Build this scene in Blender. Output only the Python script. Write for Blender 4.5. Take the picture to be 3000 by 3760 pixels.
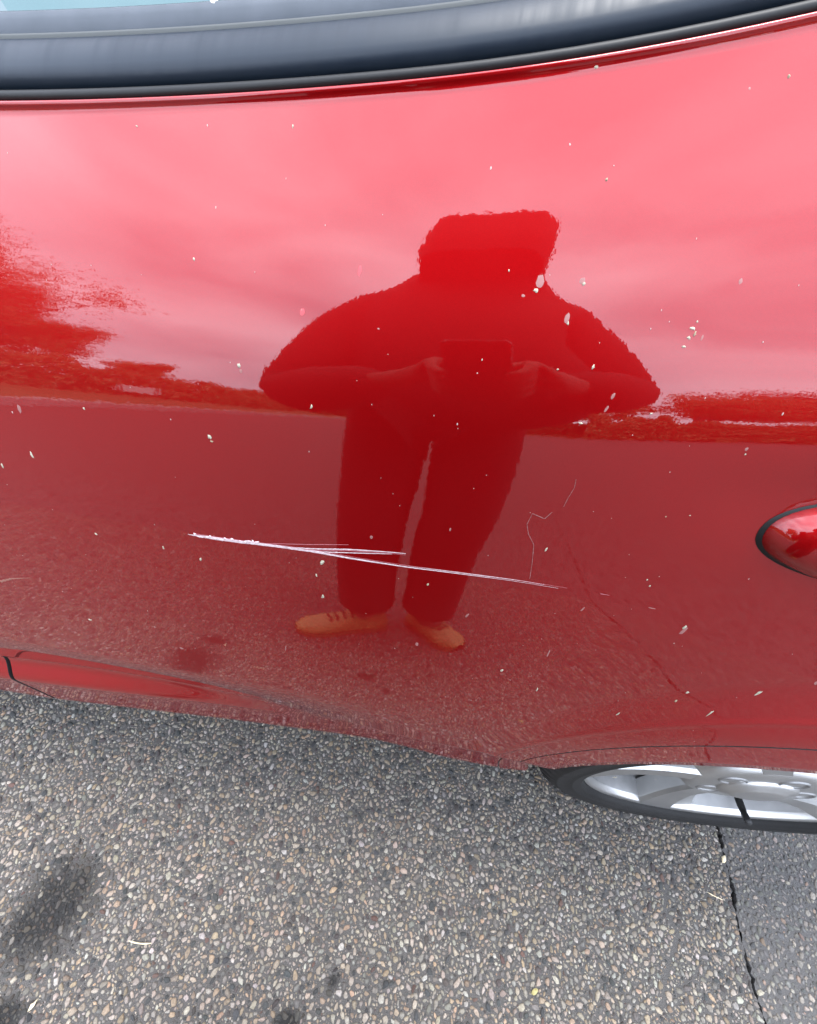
import bpy, bmesh, math, random
import numpy as np
from mathutils import Vector, Matrix
for o in list(bpy.data.objects): bpy.data.objects.remove(o)
SC = bpy.context.scene
COL = SC.collection
rad = math.radians
# ------------------------------------------------------------------ camera
CAM = Vector((0.0, -0.179, 0.97))
YAW, PITCH, ROLL = rad(-3.0), rad(47.7), rad(-7.1)
fwd = Vector((math.sin(YAW)*math.cos(PITCH), math.cos(YAW)*math.cos(PITCH), -math.sin(PITCH)))
rgt = Vector((math.cos(YAW), -math.sin(YAW), 0.0))
dwn = fwd.cross(rgt)
c_r = math.cos(ROLL)*rgt + math.sin(ROLL)*dwn
c_d = -math.sin(ROLL)*rgt + math.cos(ROLL)*dwn
cd = bpy.data.cameras.new('phone_camera')
cd.sensor_width = 36.0; cd.sensor_fit = 'AUTO'; cd.lens = 36.0*1500/3760
cd.clip_start = 0.006; cd.clip_end = 600
cam = bpy.data.objects.new('phone_camera', cd); COL.objects.link(cam)
cam.matrix_world = Matrix(((c_r.x, -c_d.x, -fwd.x, CAM.x), (c_r.y, -c_d.y, -fwd.y, CAM.y), (c_r.z, -c_d.z, -fwd.z, CAM.z), (0, 0, 0, 1)))
SC.camera = cam
# ------------------------------------------------------------------ world: bright overcast sky
W = bpy.data.worlds.new('World'); SC.world = W; W.use_nodes = True
nt = W.node_tree; nt.nodes.clear()
wo = nt.nodes.new('ShaderNodeOutputWorld'); bg = nt.nodes.new('ShaderNodeBackground')
bg.inputs['Strength'].default_value = 0.1
sky = nt.nodes.new('ShaderNodeTexSky'); sky.sky_type = 'NISHITA'; sky.sun_disc = False
SUN_EL, SUN_AZ = 79.0, 20.0          # sun high behind the cloud
sky.sun_elevation = rad(SUN_EL); sky.sun_rotation = rad(SUN_AZ); sky.air_density = 1.0; sky.dust_density = 2.0
tc = nt.nodes.new('ShaderNodeTexCoord'); mp = nt.nodes.new('ShaderNodeMapping')
mp.inputs['Scale'].default_value = (1.0, 1.0, 2.2); mp.inputs['Location'].default_value = (0.35, 0.2, 0.1)
n1 = nt.nodes.new('ShaderNodeTexNoise'); n1.inputs['Scale'].default_value = 2.1; n1.inputs['Detail'].default_value = 5.0
n1.inputs['Roughness'].default_value = 0.45; n1.inputs['Distortion'].default_value = 0.35
r1 = nt.nodes.new('ShaderNodeValToRGB')
r1.color_ramp.elements[0].position = 0.36; r1.color_ramp.elements[0].color = (8.6, 9.9, 12.2, 1)
r1.color_ramp.elements[1].position = 0.66; r1.color_ramp.elements[1].color = (15.0, 16.0, 18.6, 1)
n2 = nt.nodes.new('ShaderNodeTexNoise'); n2.inputs['Scale'].default_value = 1.1; n2.inputs['Detail'].default_value = 3.0
r2 = nt.nodes.new('ShaderNodeValToRGB')
r2.color_ramp.elements[0].position = 0.34; r2.color_ramp.elements[0].color = (0.80, 0.80, 0.80, 1)
r2.color_ramp.elements[1].position = 0.52; r2.color_ramp.elements[1].color = (0.97, 0.97, 0.97, 1)
mx = nt.nodes.new('ShaderNodeMix'); mx.data_type = 'RGBA'
L = nt.links.new
L(tc.outputs['Generated'], mp.inputs['Vector']); L(mp.outputs['Vector'], n1.inputs['Vector']); L(mp.outputs['Vector'], n2.inputs['Vector'])
L(n1.outputs['Fac'], r1.inputs['Fac']); L(n2.outputs['Fac'], r2.inputs['Fac'])
L(r2.outputs['Color'], mx.inputs['Factor']); L(sky.outputs['Color'], mx.inputs['A']); L(r1.outputs['Color'], mx.inputs['B'])
L(mx.outputs['Result'], bg.inputs['Color']); L(bg.outputs['Background'], wo.inputs['Surface'])
# sun, spread wide by the cloud layer
sl = bpy.data.lights.new('sun', 'SUN'); sl.energy = 1.1; sl.angle = rad(20); sl.color = (1.0, 0.97, 0.92)
so = bpy.data.objects.new('sun', sl); COL.objects.link(so)
sd = Vector((math.sin(rad(SUN_AZ))*math.cos(rad(SUN_EL)), math.cos(rad(SUN_AZ))*math.cos(rad(SUN_EL)), math.sin(rad(SUN_EL))))
so.rotation_euler = sd.to_track_quat('Z', 'Y').to_euler(); so.location = (0, 0, 30)
SC.view_settings.view_transform = 'Standard'; SC.view_settings.look = 'None'
SC.view_settings.gamma = 1.0; SC.view_settings.use_curve_mapping = False
SC.view_settings.exposure = 2.03
# ------------------------------------------------------------------ helpers
def mat(name, color=(0.5, 0.5, 0.5), rough=0.5, **kw):
    m = bpy.data.materials.new(name); m.use_nodes = True
    b = m.node_tree.nodes['Principled BSDF']
    b.inputs['Base Color'].default_value = (*color, 1); b.inputs['Roughness'].default_value = rough
    for k, v in kw.items(): b.inputs[k.replace('_', ' ')].default_value = v
    return m
def NN(m, t, **kw):
    n = m.node_tree.nodes.new(t)
    for k, v in kw.items():
        if k in n.inputs: n.inputs[k].default_value = v
        else: setattr(n, k, v)
    return n
def LK(m, a, b): m.node_tree.links.new(a, b)
def BS(m): return m.node_tree.nodes['Principled BSDF']
def noise(m, scale, detail=3.0, rough=0.5, coord='Object'):
    t = NN(m, 'ShaderNodeTexCoord'); n = NN(m, 'ShaderNodeTexNoise')
    n.inputs['Scale'].default_value = scale; n.inputs['Detail'].default_value = detail; n.inputs['Roughness'].default_value = rough
    LK(m, t.outputs[coord], n.inputs['Vector']); return n
def ramp(m, src, stops):
    r = NN(m, 'ShaderNodeValToRGB'); e = r.color_ramp.elements
    while len(e) < len(stops): e.new(0.5)
    for el, (p, c) in zip(e, stops): el.position = p; el.color = (*c, 1)
    LK(m, src, r.inputs['Fac']); return r
def varied(name, c0, c1, scale, rough, bump=0.0, bscale=None, detail=4.0, **kw):
    m = mat(name, c0, rough, **kw)
    n = noise(m, scale, detail); r = ramp(m, n.outputs['Fac'], [(0.3, c0), (0.7, c1)])
    LK(m, r.outputs['Color'], BS(m).inputs['Base Color'])
    if bump:
        n2 = noise(m, bscale or scale*4, 4.0); b = NN(m, 'ShaderNodeBump'); b.inputs['Strength'].default_value = 1.0
        b.inputs['Distance'].default_value = bump
        LK(m, n2.outputs['Fac'], b.inputs['Height']); LK(m, b.outputs['Normal'], BS(m).inputs['Normal'])
    return m
def tag(o, label=None, cat=None, group=None, kind=None):
    if label: o['label'] = label
    if cat: o['category'] = cat
    if group: o['group'] = group
    if kind: o['kind'] = kind
    return o
def empty(name, loc=(0, 0, 0), parent=None):
    o = bpy.data.objects.new(name, None); o.empty_display_size = 0.1; COL.objects.link(o); o.location = loc
    if parent: o.parent = parent
    return o
def obj(name, verts, faces, m, parent=None, smooth=True):
    me = bpy.data.meshes.new(name)
    me.from_pydata([tuple(map(float, v)) for v in verts], [], [tuple(f) for f in faces]); me.update()
    if smooth: me.polygons.foreach_set('use_smooth', [True]*len(me.polygons))
    if m: me.materials.append(m)
    o = bpy.data.objects.new(name, me); COL.objects.link(o)
    if parent:
        o.parent = parent
        if parent.type == 'EMPTY' and parent.parent is None: o.location = -parent.location
    return o
def grid_faces(nu, nv, flip=False, skip=()):
    F = []
    for i in range(nu-1):
        if i in skip: continue
        for j in range(nv-1):
            a = i*nv+j; q = (a, a+nv, a+nv+1, a+1)
            F.append(q[::-1] if flip else q)
    return F
class MB:
    def __init__(s): s.v = []; s.f = []
    def add(s, v, f):
        k = len(s.v); s.v += [tuple(p) for p in v]; s.f += [tuple(i+k for i in q) for q in f]
    def box(s, x0, x1, y0, y1, z0, z1):
        s.add([(x0,y0,z0),(x1,y0,z0),(x1,y1,z0),(x0,y1,z0),(x0,y0,z1),(x1,y0,z1),(x1,y1,z1),(x0,y1,z1)],
              [(3,2,1,0),(4,5,6,7),(0,1,5,4),(1,2,6,5),(2,3,7,6),(3,0,4,7)])
    def tube(s, pts, rs, n=8, cap=True):
        pts = [Vector(p) for p in pts]; k = len(s.v); up = Vector((0.13, 0.21, 0.97))
        for i, p in enumerate(pts):
            t = (pts[min(i+1, len(pts)-1)]-pts[max(i-1, 0)]).normalized()
            a = t.cross(up)
            if a.length < 1e-3: a = t.cross(Vector((1, 0, 0)))
            a.normalize(); b = t.cross(a)
            r = rs[i] if hasattr(rs, '__len__') else rs
            for j in range(n):
                w = 2*math.pi*j/n; s.v.append(tuple(p+a*(r*math.cos(w))+b*(r*math.sin(w))))
        for i in range(len(pts)-1):
            for j in range(n):
                s.f.append((k+i*n+j, k+i*n+(j+1) % n, k+(i+1)*n+(j+1) % n, k+(i+1)*n+j))
        if cap:
            s.f.append(tuple(k+j for j in reversed(range(n)))); e = k+(len(pts)-1)*n; s.f.append(tuple(e+j for j in range(n)))
    def build(s, name, m, parent=None, smooth=True): return obj(name, s.v, s.f, m, parent, smooth)
def sst(t): t = np.clip(t, 0, 1); return t*t*(3-2*t)
# ------------------------------------------------------------------ body side surface  y = S(x, z)
_ZS = np.array([.10,.45,.50,.60,.70,.76,.80,.818,.838,.86,.885,.92,.97,1.2])
_BS = np.array([1.5,2,4.5,8,12,14.6,16.2,17.0,20.5,26,30.5,33.5,35.5,37])
_zz = np.arange(.05, 1.25, .0005); _b = np.interp(_zz, _ZS, _BS)
_k = np.exp(-.5*(np.arange(-60, 61)*.0005/.010)**2); _k /= _k.sum()
_bb = np.convolve(np.pad(_b, 60, mode='edge'), _k, 'valid')
_yy = np.concatenate([[0], np.cumsum(np.tan(np.radians(_bb[:-1]))*.0005)]); _yy += -.03-np.interp(.45, _zz, _yy)
_W = np.concatenate([[0], np.cumsum(sst((_zz-.70)/.1)[:-1])*.0005])
def _sh(x): u = np.clip(x, -.6, .55)+.045; return .06*u+.05*u*u
def _base(x, z): return np.interp(z-_sh(x), _zz, _yy)-.10*sst((x+.06)/.36)*np.interp(z, _zz, _W)
_CX = [-2.0, -.60, -.44, -.28, -.085, .01, .07, .15, .27, 1.2]
_C1 = [-.026, -.024, -.015, -.013, -.021, -.030, -.031, -.031, -.031, -.031]
_C2 = [-.033, -.031, -.022, -.012, -.003, -.000, -.008, -.010, -.008, -.008]
def _sm(x, C):
    x = np.asarray(x, float); s = 0
    for d, w in ((-.05, .2), (-.025, .2), (0, .2), (.025, .2), (.05, .2)): s = s+w*np.interp(x+d, _CX, C)
    return s
WX, WZ_, WR = .54, .306, .306        # wheel centre and tyre radius
def S(x, z):
    x, z = np.broadcast_arrays(np.asarray(x, float), np.asarray(z, float)); shp = x.shape; x, z = np.atleast_1d(x), np.atleast_1d(z)
    y = _base(x, z)
    lo = z < .47
    if lo.any():
        xl, zl = x[lo], z[lo]; c1, c2 = _sm(xl, _C1), _sm(xl, _C2)
        K = np.array([.10, .20, .250, .298, .342, .362, .47, .50])
        V = np.stack([c2+.006, c2, c2-.0027, c2-.0054, c1+.005, c1, _base(xl, .47+0*xl), _base(xl, .50+0*xl)], -1)
        h = np.diff(K); d = np.diff(V, axis=-1)/h; m = np.zeros_like(V)
        a, b = d[..., :-1], d[..., 1:]
        with np.errstate(all='ignore'): m[..., 1:-1] = np.where(a*b > 0, 2*a*b/(a+b), 0)
        m[..., 0] = d[..., 0]; m[..., -1] = d[..., -1]
        m[..., 6] = d[..., 6]
        i = np.clip(np.searchsorted(K, zl)-1, 0, len(K)-2); t = (zl-K[i])/h[i]; r = np.arange(len(zl))
        y[lo] = ((2*t**3-3*t**2+1)*V[r, i]+(t**3-2*t**2+t)*h[i]*m[r, i]+(-2*t**3+3*t**2)*V[r, i+1]+(t**3-t**2)*h[i]*m[r, i+1])
    rr = np.hypot(x-WX, z-WZ_)
    y = y-.030*sst((x-.14)/.36)*sst((z-.24)/.20)                      # the side swells towards the rear wheel
    y = y-(.003+.007*sst((z-.36)/.25))*sst((.440-rr)/.075)*sst((z-.24)/.13)   # flared arch lip
    y = y-.0007*np.exp(-((rr-.396)/.0035)**2)*sst((x-.04)/.08)*sst((z-.24)/.08)   # faint pressed line above the arch
    y = y+.014*np.exp(-((x-.345)/.110)**2-((z-.812)/.030)**2)      # scoop behind the door handle
    return y.reshape(shp)
def belt(x): u = np.asarray(x, float)+.042; q = np.clip(u, -.35, .40); return .966+.150*q+np.where(q > 0, .30, .13)*q*q+.06*(u-q)
def pt(x, z, out=0.0):
    """point on the painted side, lifted `out` metres along its normal"""
    h = 1e-3
    n = np.stack([S(x+h, z)-S(x-h, z), -2*h+0*np.asarray(x, float), S(x, z+h)-S(x, z-h)], -1); n /= np.linalg.norm(n, axis=-1, keepdims=True)
    return np.stack([x, S(x, z), z], -1)+n*out
# ------------------------------------------------------------------ materials
def make_paint():
    m = mat('red_car_paint', (0.24, 0.004, 0.006), 0.50, Metallic=0.6, Coat_Weight=1.0, Coat_Roughness=0.012, Coat_IOR=1.56, Specular_IOR_Level=0.0)
    b = BS(m)
    fl = noise(m, 2600, 1.0); rr_ = ramp(m, fl.outputs['Fac'], [(0.35, (0.235, 0.0018, 0.0028)), (0.7, (0.275, 0.0026, 0.0036))])
    LK(m, rr_.outputs['Color'], b.inputs['Base Color'])
    nA = noise(m, 230, 2.5); nB = noise(m, 11, 1.0)
    b1 = NN(m, 'ShaderNodeBump'); b1.inputs['Distance'].default_value = 2.0e-5
    b2 = NN(m, 'ShaderNodeBump'); b2.inputs['Distance'].default_value = 6e-5
    LK(m, nA.outputs['Fac'], b1.inputs['Height']); LK(m, nB.outputs['Fac'], b2.inputs['Height'])
    LK(m, b1.outputs['Normal'], b2.inputs['Normal']); LK(m, b2.outputs['Normal'], b.inputs['Coat Normal'])
    # a thin uneven film of road dust roughens the clear coat here and there
    d = noise(m, 7, 5.0); r = NN(m, 'ShaderNodeMapRange'); r.inputs['From Min'].default_value = .3; r.inputs['From Max'].default_value = .8
    r.inputs['To Min'].default_value = 0.008; r.inputs['To Max'].default_value = 0.035
    LK(m, d.outputs['Fac'], r.inputs['Value']); LK(m, r.outputs['Result'], b.inputs['Coat Roughness'])
    return m
PAINT = make_paint()
BLACK = mat('matt_black_trim', (0.012, 0.012, 0.012), 0.6)
DARK = mat('dark_inner_metal', (0.02, 0.02, 0.02), 0.8)
def make_trim():
    m = mat('satin_black_moulding', (0.011, 0.017, 0.026), 0.42, Specular_IOR_Level=0.22)
    t = NN(m, 'ShaderNodeTexCoord'); mp_ = NN(m, 'ShaderNodeMapping'); mp_.inputs['Scale'].default_value = (160, 3, 3)
    n = NN(m, 'ShaderNodeTexNoise'); n.inputs['Scale'].default_value = 1.0; n.inputs['Detail'].default_value = 3.0
    LK(m, t.outputs['Object'], mp_.inputs['Vector']); LK(m, mp_.outputs['Vector'], n.inputs['Vector'])
    r = NN(m, 'ShaderNodeMapRange'); r.inputs['From Min'].default_value = .35; r.inputs['From Max'].default_value = .75
    r.inputs['To Min'].default_value = 0.36; r.inputs['To Max'].default_value = 0.52
    LK(m, n.outputs['Fac'], r.inputs['Value']); LK(m, r.outputs['Result'], BS(m).inputs['Roughness'])
    return m
TRIM = make_trim()
LIP = mat('grey_rubber_lip', (0.040, 0.045, 0.045), 0.7)
SEAL = varied('glass_seal_rubber', (0.045, 0.055, 0.068), (0.06, 0.07, 0.085), 60, 0.7)
RUBBER = mat('seal_rubber', (0.010, 0.010, 0.010), 0.5, Specular_IOR_Level=0.25)
def make_glass(name, tint):
    m = bpy.data.materials.new(name); m.use_nodes = True; t = m.node_tree; t.nodes.clear()
    o = t.nodes.new('ShaderNodeOutputMaterial'); mix = t.nodes.new('ShaderNodeMixShader'); f = t.nodes.new('ShaderNodeFresnel')
    f.inputs['IOR'].default_value = 1.52
    tr = t.nodes.new('ShaderNodeBsdfTransparent'); tr.inputs['Color'].default_value = (*tint, 1)
    g = t.nodes.new('ShaderNodeBsdfGlossy'); g.inputs['Roughness'].default_value = 0.0
    t.links.new(f.outputs['Fac'], mix.inputs['Fac']); t.links.new(tr.outputs['BSDF'], mix.inputs[1]); t.links.new(g.outputs['BSDF'], mix.inputs[2])
    t.links.new(mix.outputs['Shader'], o.inputs['Surface']); return m
GLASS = make_glass('tinted_window_glass', (0.100, 0.134, 0.135))
GREY = varied('grey_door_card', (0.11, 0.115, 0.12), (0.14, 0.145, 0.15), 30, 0.7)
HEADL = mat('pale_headlining', (0.5, 0.5, 0.48), 0.9)
def make_tyre():
    m = varied('tyre_rubber', (0.007, 0.007, 0.007), (0.013, 0.0125, 0.012), 14, 0.72, 0.0005, 420, Specular_IOR_Level=0.3)
    return m
TYRE = make_tyre()
ALLOY = varied('silver_alloy', (0.38, 0.38, 0.375), (0.45, 0.45, 0.44), 22, 0.36, Metallic=0.85)
ALLOY2 = varied('grey_alloy_pocket', (0.22, 0.22, 0.22), (0.28, 0.28, 0.275), 26, 0.45, Metallic=0.7)
CHROME = mat('chrome_nut', (0.75, 0.75, 0.76), 0.14, Metallic=1.0)
SCR = varied('bare_scratch', (0.46, 0.32, 0.33), (0.68, 0.56, 0.57), 350, 0.6)
SCR2 = mat('fine_scratch', (0.42, 0.14, 0.16), 0.55)
THREAD = mat('pale_thread', (0.22, 0.085, 0.08), 0.7)
DIRT = [varied('cream_dropping', (0.28, 0.25, 0.18), (0.44, 0.41, 0.31), 600, 0.8),
        mat('brown_dirt', (0.28, 0.22, 0.14), 0.85),
        mat('dried_drip', (0.27, 0.11, 0.10), 0.55),
        mat('dull_smear', (0.42, 0.06, 0.07), 0.6)]
# ------------------------------------------------------------------ ground
def seam_x(y):
    ys = [-40, -6, -3, -1.6, -1.0, -.6, -.42, -.252, -.212, -.185, -.156, -.095, -.035, -.005, .3, 1, 3, 40]
    xs = [.9, .8, .76, .71, .67, .665, .66, .664, .663, .661, .664, .673, .678, .681, .69, .70, .72, .9]
    return float(np.interp(y, ys, xs))
def make_asphalt(name, c0, c1, c2):
    m = mat(name, c0, 0.88)
    n = noise(m, 900, 3.0); v = NN(m, 'ShaderNodeTexVoronoi'); v.inputs['Scale'].default_value = 150
    tcn = NN(m, 'ShaderNodeTexCoord'); LK(m, tcn.outputs['Object'], v.inputs['Vector'])
    r = ramp(m, n.outputs['Fac'], [(0.3, c0), (0.55, c1), (0.75, c2)])
    # loose pattern of chippings for ground too far off to carry modelled stones
    st = ramp(m, v.outputs['Color'], [(0.25, (0.022, 0.022, 0.022)), (0.45, (0.068, 0.062, 0.057)), (0.75, (0.105, 0.097, 0.088))])
    far = NN(m, 'ShaderNodeSeparateXYZ'); LK(m, tcn.outputs['Object'], far.inputs['Vector'])
    mrs = []
    for ax, lo_, hi_ in (('Y', -1.10, -1.20), ('X', -1.70, -1.80), ('X', 1.20, 1.30)):
        mr = NN(m, 'ShaderNodeMapRange'); mr.inputs['From Min'].default_value = lo_; mr.inputs['From Max'].default_value = hi_
        LK(m, far.outputs[ax], mr.inputs['Value']); mrs.append(mr.outputs['Result'])
    m1 = NN(m, 'ShaderNodeMath', operation='MAXIMUM'); LK(m, mrs[0], m1.inputs[0]); LK(m, mrs[1], m1.inputs[1])
    m2 = NN(m, 'ShaderNodeMath', operation='MAXIMUM'); LK(m, m1.outputs[0], m2.inputs[0]); LK(m, mrs[2], m2.inputs[1])
    mxn = NN(m, 'ShaderNodeMix', data_type='RGBA'); LK(m, m2.outputs[0], mxn.inputs['Factor'])
    LK(m, r.outputs['Color'], mxn.inputs['A']); LK(m, st.outputs['Color'], mxn.inputs['B'])
    # oil drips soaked into the binder
    big = noise(m, 22, 4.0); pos = tcn
    acc = None
    for (ox, oy, orx, ory) in OIL:
        sub = NN(m, 'ShaderNodeVectorMath', operation='SUBTRACT'); sub.inputs[1].default_value = (ox, oy, 0); LK(m, pos.outputs['Object'], sub.inputs[0])
        mul = NN(m, 'ShaderNodeVectorMath', operation='MULTIPLY'); mul.inputs[1].default_value = (1/orx, 1/ory, 0); LK(m, sub.outputs[0], mul.inputs[0])
        ln = NN(m, 'ShaderNodeVectorMath', operation='LENGTH'); LK(m, mul.outputs[0], ln.inputs[0])
        if acc is None: acc = ln.outputs['Value']
        else:
            mn = NN(m, 'ShaderNodeMath', operation='MINIMUM'); LK(m, acc, mn.inputs[0]); LK(m, ln.outputs['Value'], mn.inputs[1]); acc = mn.outputs[0]
    ad = NN(m, 'ShaderNodeMath', operation='MULTIPLY_ADD'); ad.inputs[1].default_value = 1.0; LK(m, big.outputs['Fac'], ad.inputs[0]); LK(m, acc, ad.inputs[2])
    om = NN(m, 'ShaderNodeMapRange'); om.inputs['From Min'].default_value = 0.9; om.inputs['From Max'].default_value = 1.6
    om.inputs['To Min'].default_value = 0.14; om.inputs['To Max'].default_value = 1.0; LK(m, ad.outputs[0], om.inputs['Value'])
    fin = NN(m, 'ShaderNodeMix', data_type='RGBA', blend_type='MULTIPLY'); fin.inputs['Factor'].default_value = 1.0
    LK(m, mxn.outputs['Result'], fin.inputs['A']); LK(m, om.outputs['Result'], fin.inputs['B'])
    LK(m, fin.outputs['Result'], BS(m).inputs['Base Color'])
    bp = NN(m, 'ShaderNodeBump'); bp.inputs['Distance'].default_value = 0.0015; LK(m, n.outputs['Fac'], bp.inputs['Height'])
    LK(m, bp.outputs['Normal'], BS(m).inputs['Normal']); return m
OIL = [(-.484, -.280, .058, .070), (-.500, -.302, .054, .054), (-.468, -.250, .032, .030), (-.48, -.395, .035, .02), (-.075, -.35, .022, .018), (-.02, -.30, .012, .01)]
def oil_at(x, y):
    v = np.full(np.shape(x), 9.0)
    for (ox, oy, a, b) in OIL: v = np.minimum(v, np.hypot((x-ox)/a, (y-oy)/b))
    return v
ASPH = make_asphalt('old_asphalt_binder', (0.034, 0.031, 0.0285), (0.066, 0.061, 0.056), (0.15, 0.138, 0.126))
ASPH2 = make_asphalt('worn_asphalt_patch', (0.048, 0.045, 0.042), (0.078, 0.073, 0.069), (0.125, 0.117, 0.110))
SOIL = varied('dark_crack_dirt', (0.012, 0.011, 0.010), (0.03, 0.027, 0.023), 200, 0.95)
def lot(name, side, m, edge_off):
    """a slab of asphalt that ends in a ragged edge along the joint"""
    rng = random.Random(5 if side < 0 else 6)
    ys = list(np.concatenate([[-60, -12, -6, -3], np.arange(-1.8, .5, .006), [1, 3, 60]]))
    v = []; f = []
    for i, y in enumerate(ys):
        j = 0.0 if abs(y) > 1.9 else rng.uniform(-.0028, .0028)+.0025*math.sin(y*61+side)
        w = edge_off*(0.6+0.8*(0.5+0.5*math.sin(y*17.0+1.3))) if abs(y) < 1.9 else edge_off
        xe = seam_x(y)+side*w+j
        xf = -5.35 if side < 0 else 60
        v += [(xf, y, 0), (xe, y, 0), (xe, y, -.03)]
    for i in range(len(ys)-1):
        a, b = 3*i, 3*i+3
        q = (a, a+1, b+1, b); w_ = (a+1, a+2, b+2, b+1)
        f += [q, w_] if side < 0 else [q[::-1], w_[::-1]]
    return tag(obj(name, v, f, m, None, False), kind='structure')
tag(lot('asphalt_lot', -1, ASPH, .0022), 'grey asphalt ground with light stone chippings under and beside the red car', 'ground')
tag(lot('asphalt_patch', 1, ASPH2, .0022), 'smoother darker asphalt strip beyond the cracked joint at the rear wheel', 'ground')
tag(obj('subsoil', [(-60, -60, -.032), (60, -60, -.032), (60, 60, -.032), (-60, 60, -.032)], [(0, 1, 2, 3)], SOIL, None, False),
    'dark dirt showing at the bottom of the crack in the asphalt', 'ground', kind='structure')
CRACK2 = [(.552, -.105), (.538, -.136), (.552, -.168), (.529, -.200), (.513, -.227), (.50, -.26)]
def seg_dist(x, y, P):
    d = 9.0
    for (ax, ay), (bx, by) in zip(P[:-1], P[1:]):
        t = max(0, min(1, ((x-ax)*(bx-ax)+(y-ay)*(by-ay))/((bx-ax)**2+(by-ay)**2)))
        d = min(d, math.hypot(x-ax-t*(bx-ax), y-ay-t*(by-ay)))
    return d
def pack(x0, x1, y0, y1, passes, seed, keep=None):
    """dart throwing with falling stone sizes, neighbours found through a cell grid"""
    rng = random.Random(seed); cs = .0125; cells = {}; out = []
    for (r0, r1, tries) in passes:
        for _ in range(tries):
            x = rng.uniform(x0, x1); y = rng.uniform(y0, y1); r = rng.uniform(r0, r1)
            if keep and not keep(x, y, r): continue
            cx, cy = int(x//cs), int(y//cs); ok = True
            for ii in (cx-1, cx, cx+1):
                for jj in (cy-1, cy, cy+1):
                    for (px, py, pr) in cells.get((ii, jj), ()):
                        d = (pr+r)*.93
                        if (px-x)**2+(py-y)**2 < d*d: ok = False; break
                    if not ok: break
                if not ok: break
            if ok: cells.setdefault((cx, cy), []).append((x, y, r)); out.append((x, y, r))
    return np.array(out)
def make_stone_mat(name):
    m = mat(name, (0.4, 0.36, 0.32), 0.8)
    a = NN(m, 'ShaderNodeAttribute', attribute_name='stone_colour'); n = noise(m, 420, 3.0, 0.6)
    r = ramp(m, n.outputs['Fac'], [(0.3, (0.62, 0.60, 0.58)), (0.7, (1.16, 1.16, 1.16))])
    x = NN(m, 'ShaderNodeMix', data_type='RGBA', blend_type='MULTIPLY'); x.inputs['Factor'].default_value = 1.0
    LK(m, a.outputs['Color'], x.inputs['A']); LK(m, r.outputs['Color'], x.inputs['B']); LK(m, x.outputs['Result'], BS(m).inputs['Base Color'])
    return m
STONE = make_stone_mat('stone_chippings')
PAL = np.array([(.56,.49,.42),(.62,.57,.51),(.60,.58,.56),(.52,.42,.32),(.60,.45,.33),(.50,.46,.42),(.66,.63,.60),(.085,.092,.10),(.12,.10,.10),(.20,.12,.10),(.30,.29,.28)])
PALW = np.array([.20,.13,.09,.13,.05,.16,.03,.09,.05,.012,.10]); PALW = PALW/PALW.sum()
PAL2 = 1.7*np.array([(.20,.19,.185),(.26,.24,.225),(.15,.15,.15),(.33,.30,.27),(.11,.115,.12),(.30,.22,.18)]); PALW2 = np.array([.3,.22,.2,.12,.1,.06])
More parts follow.
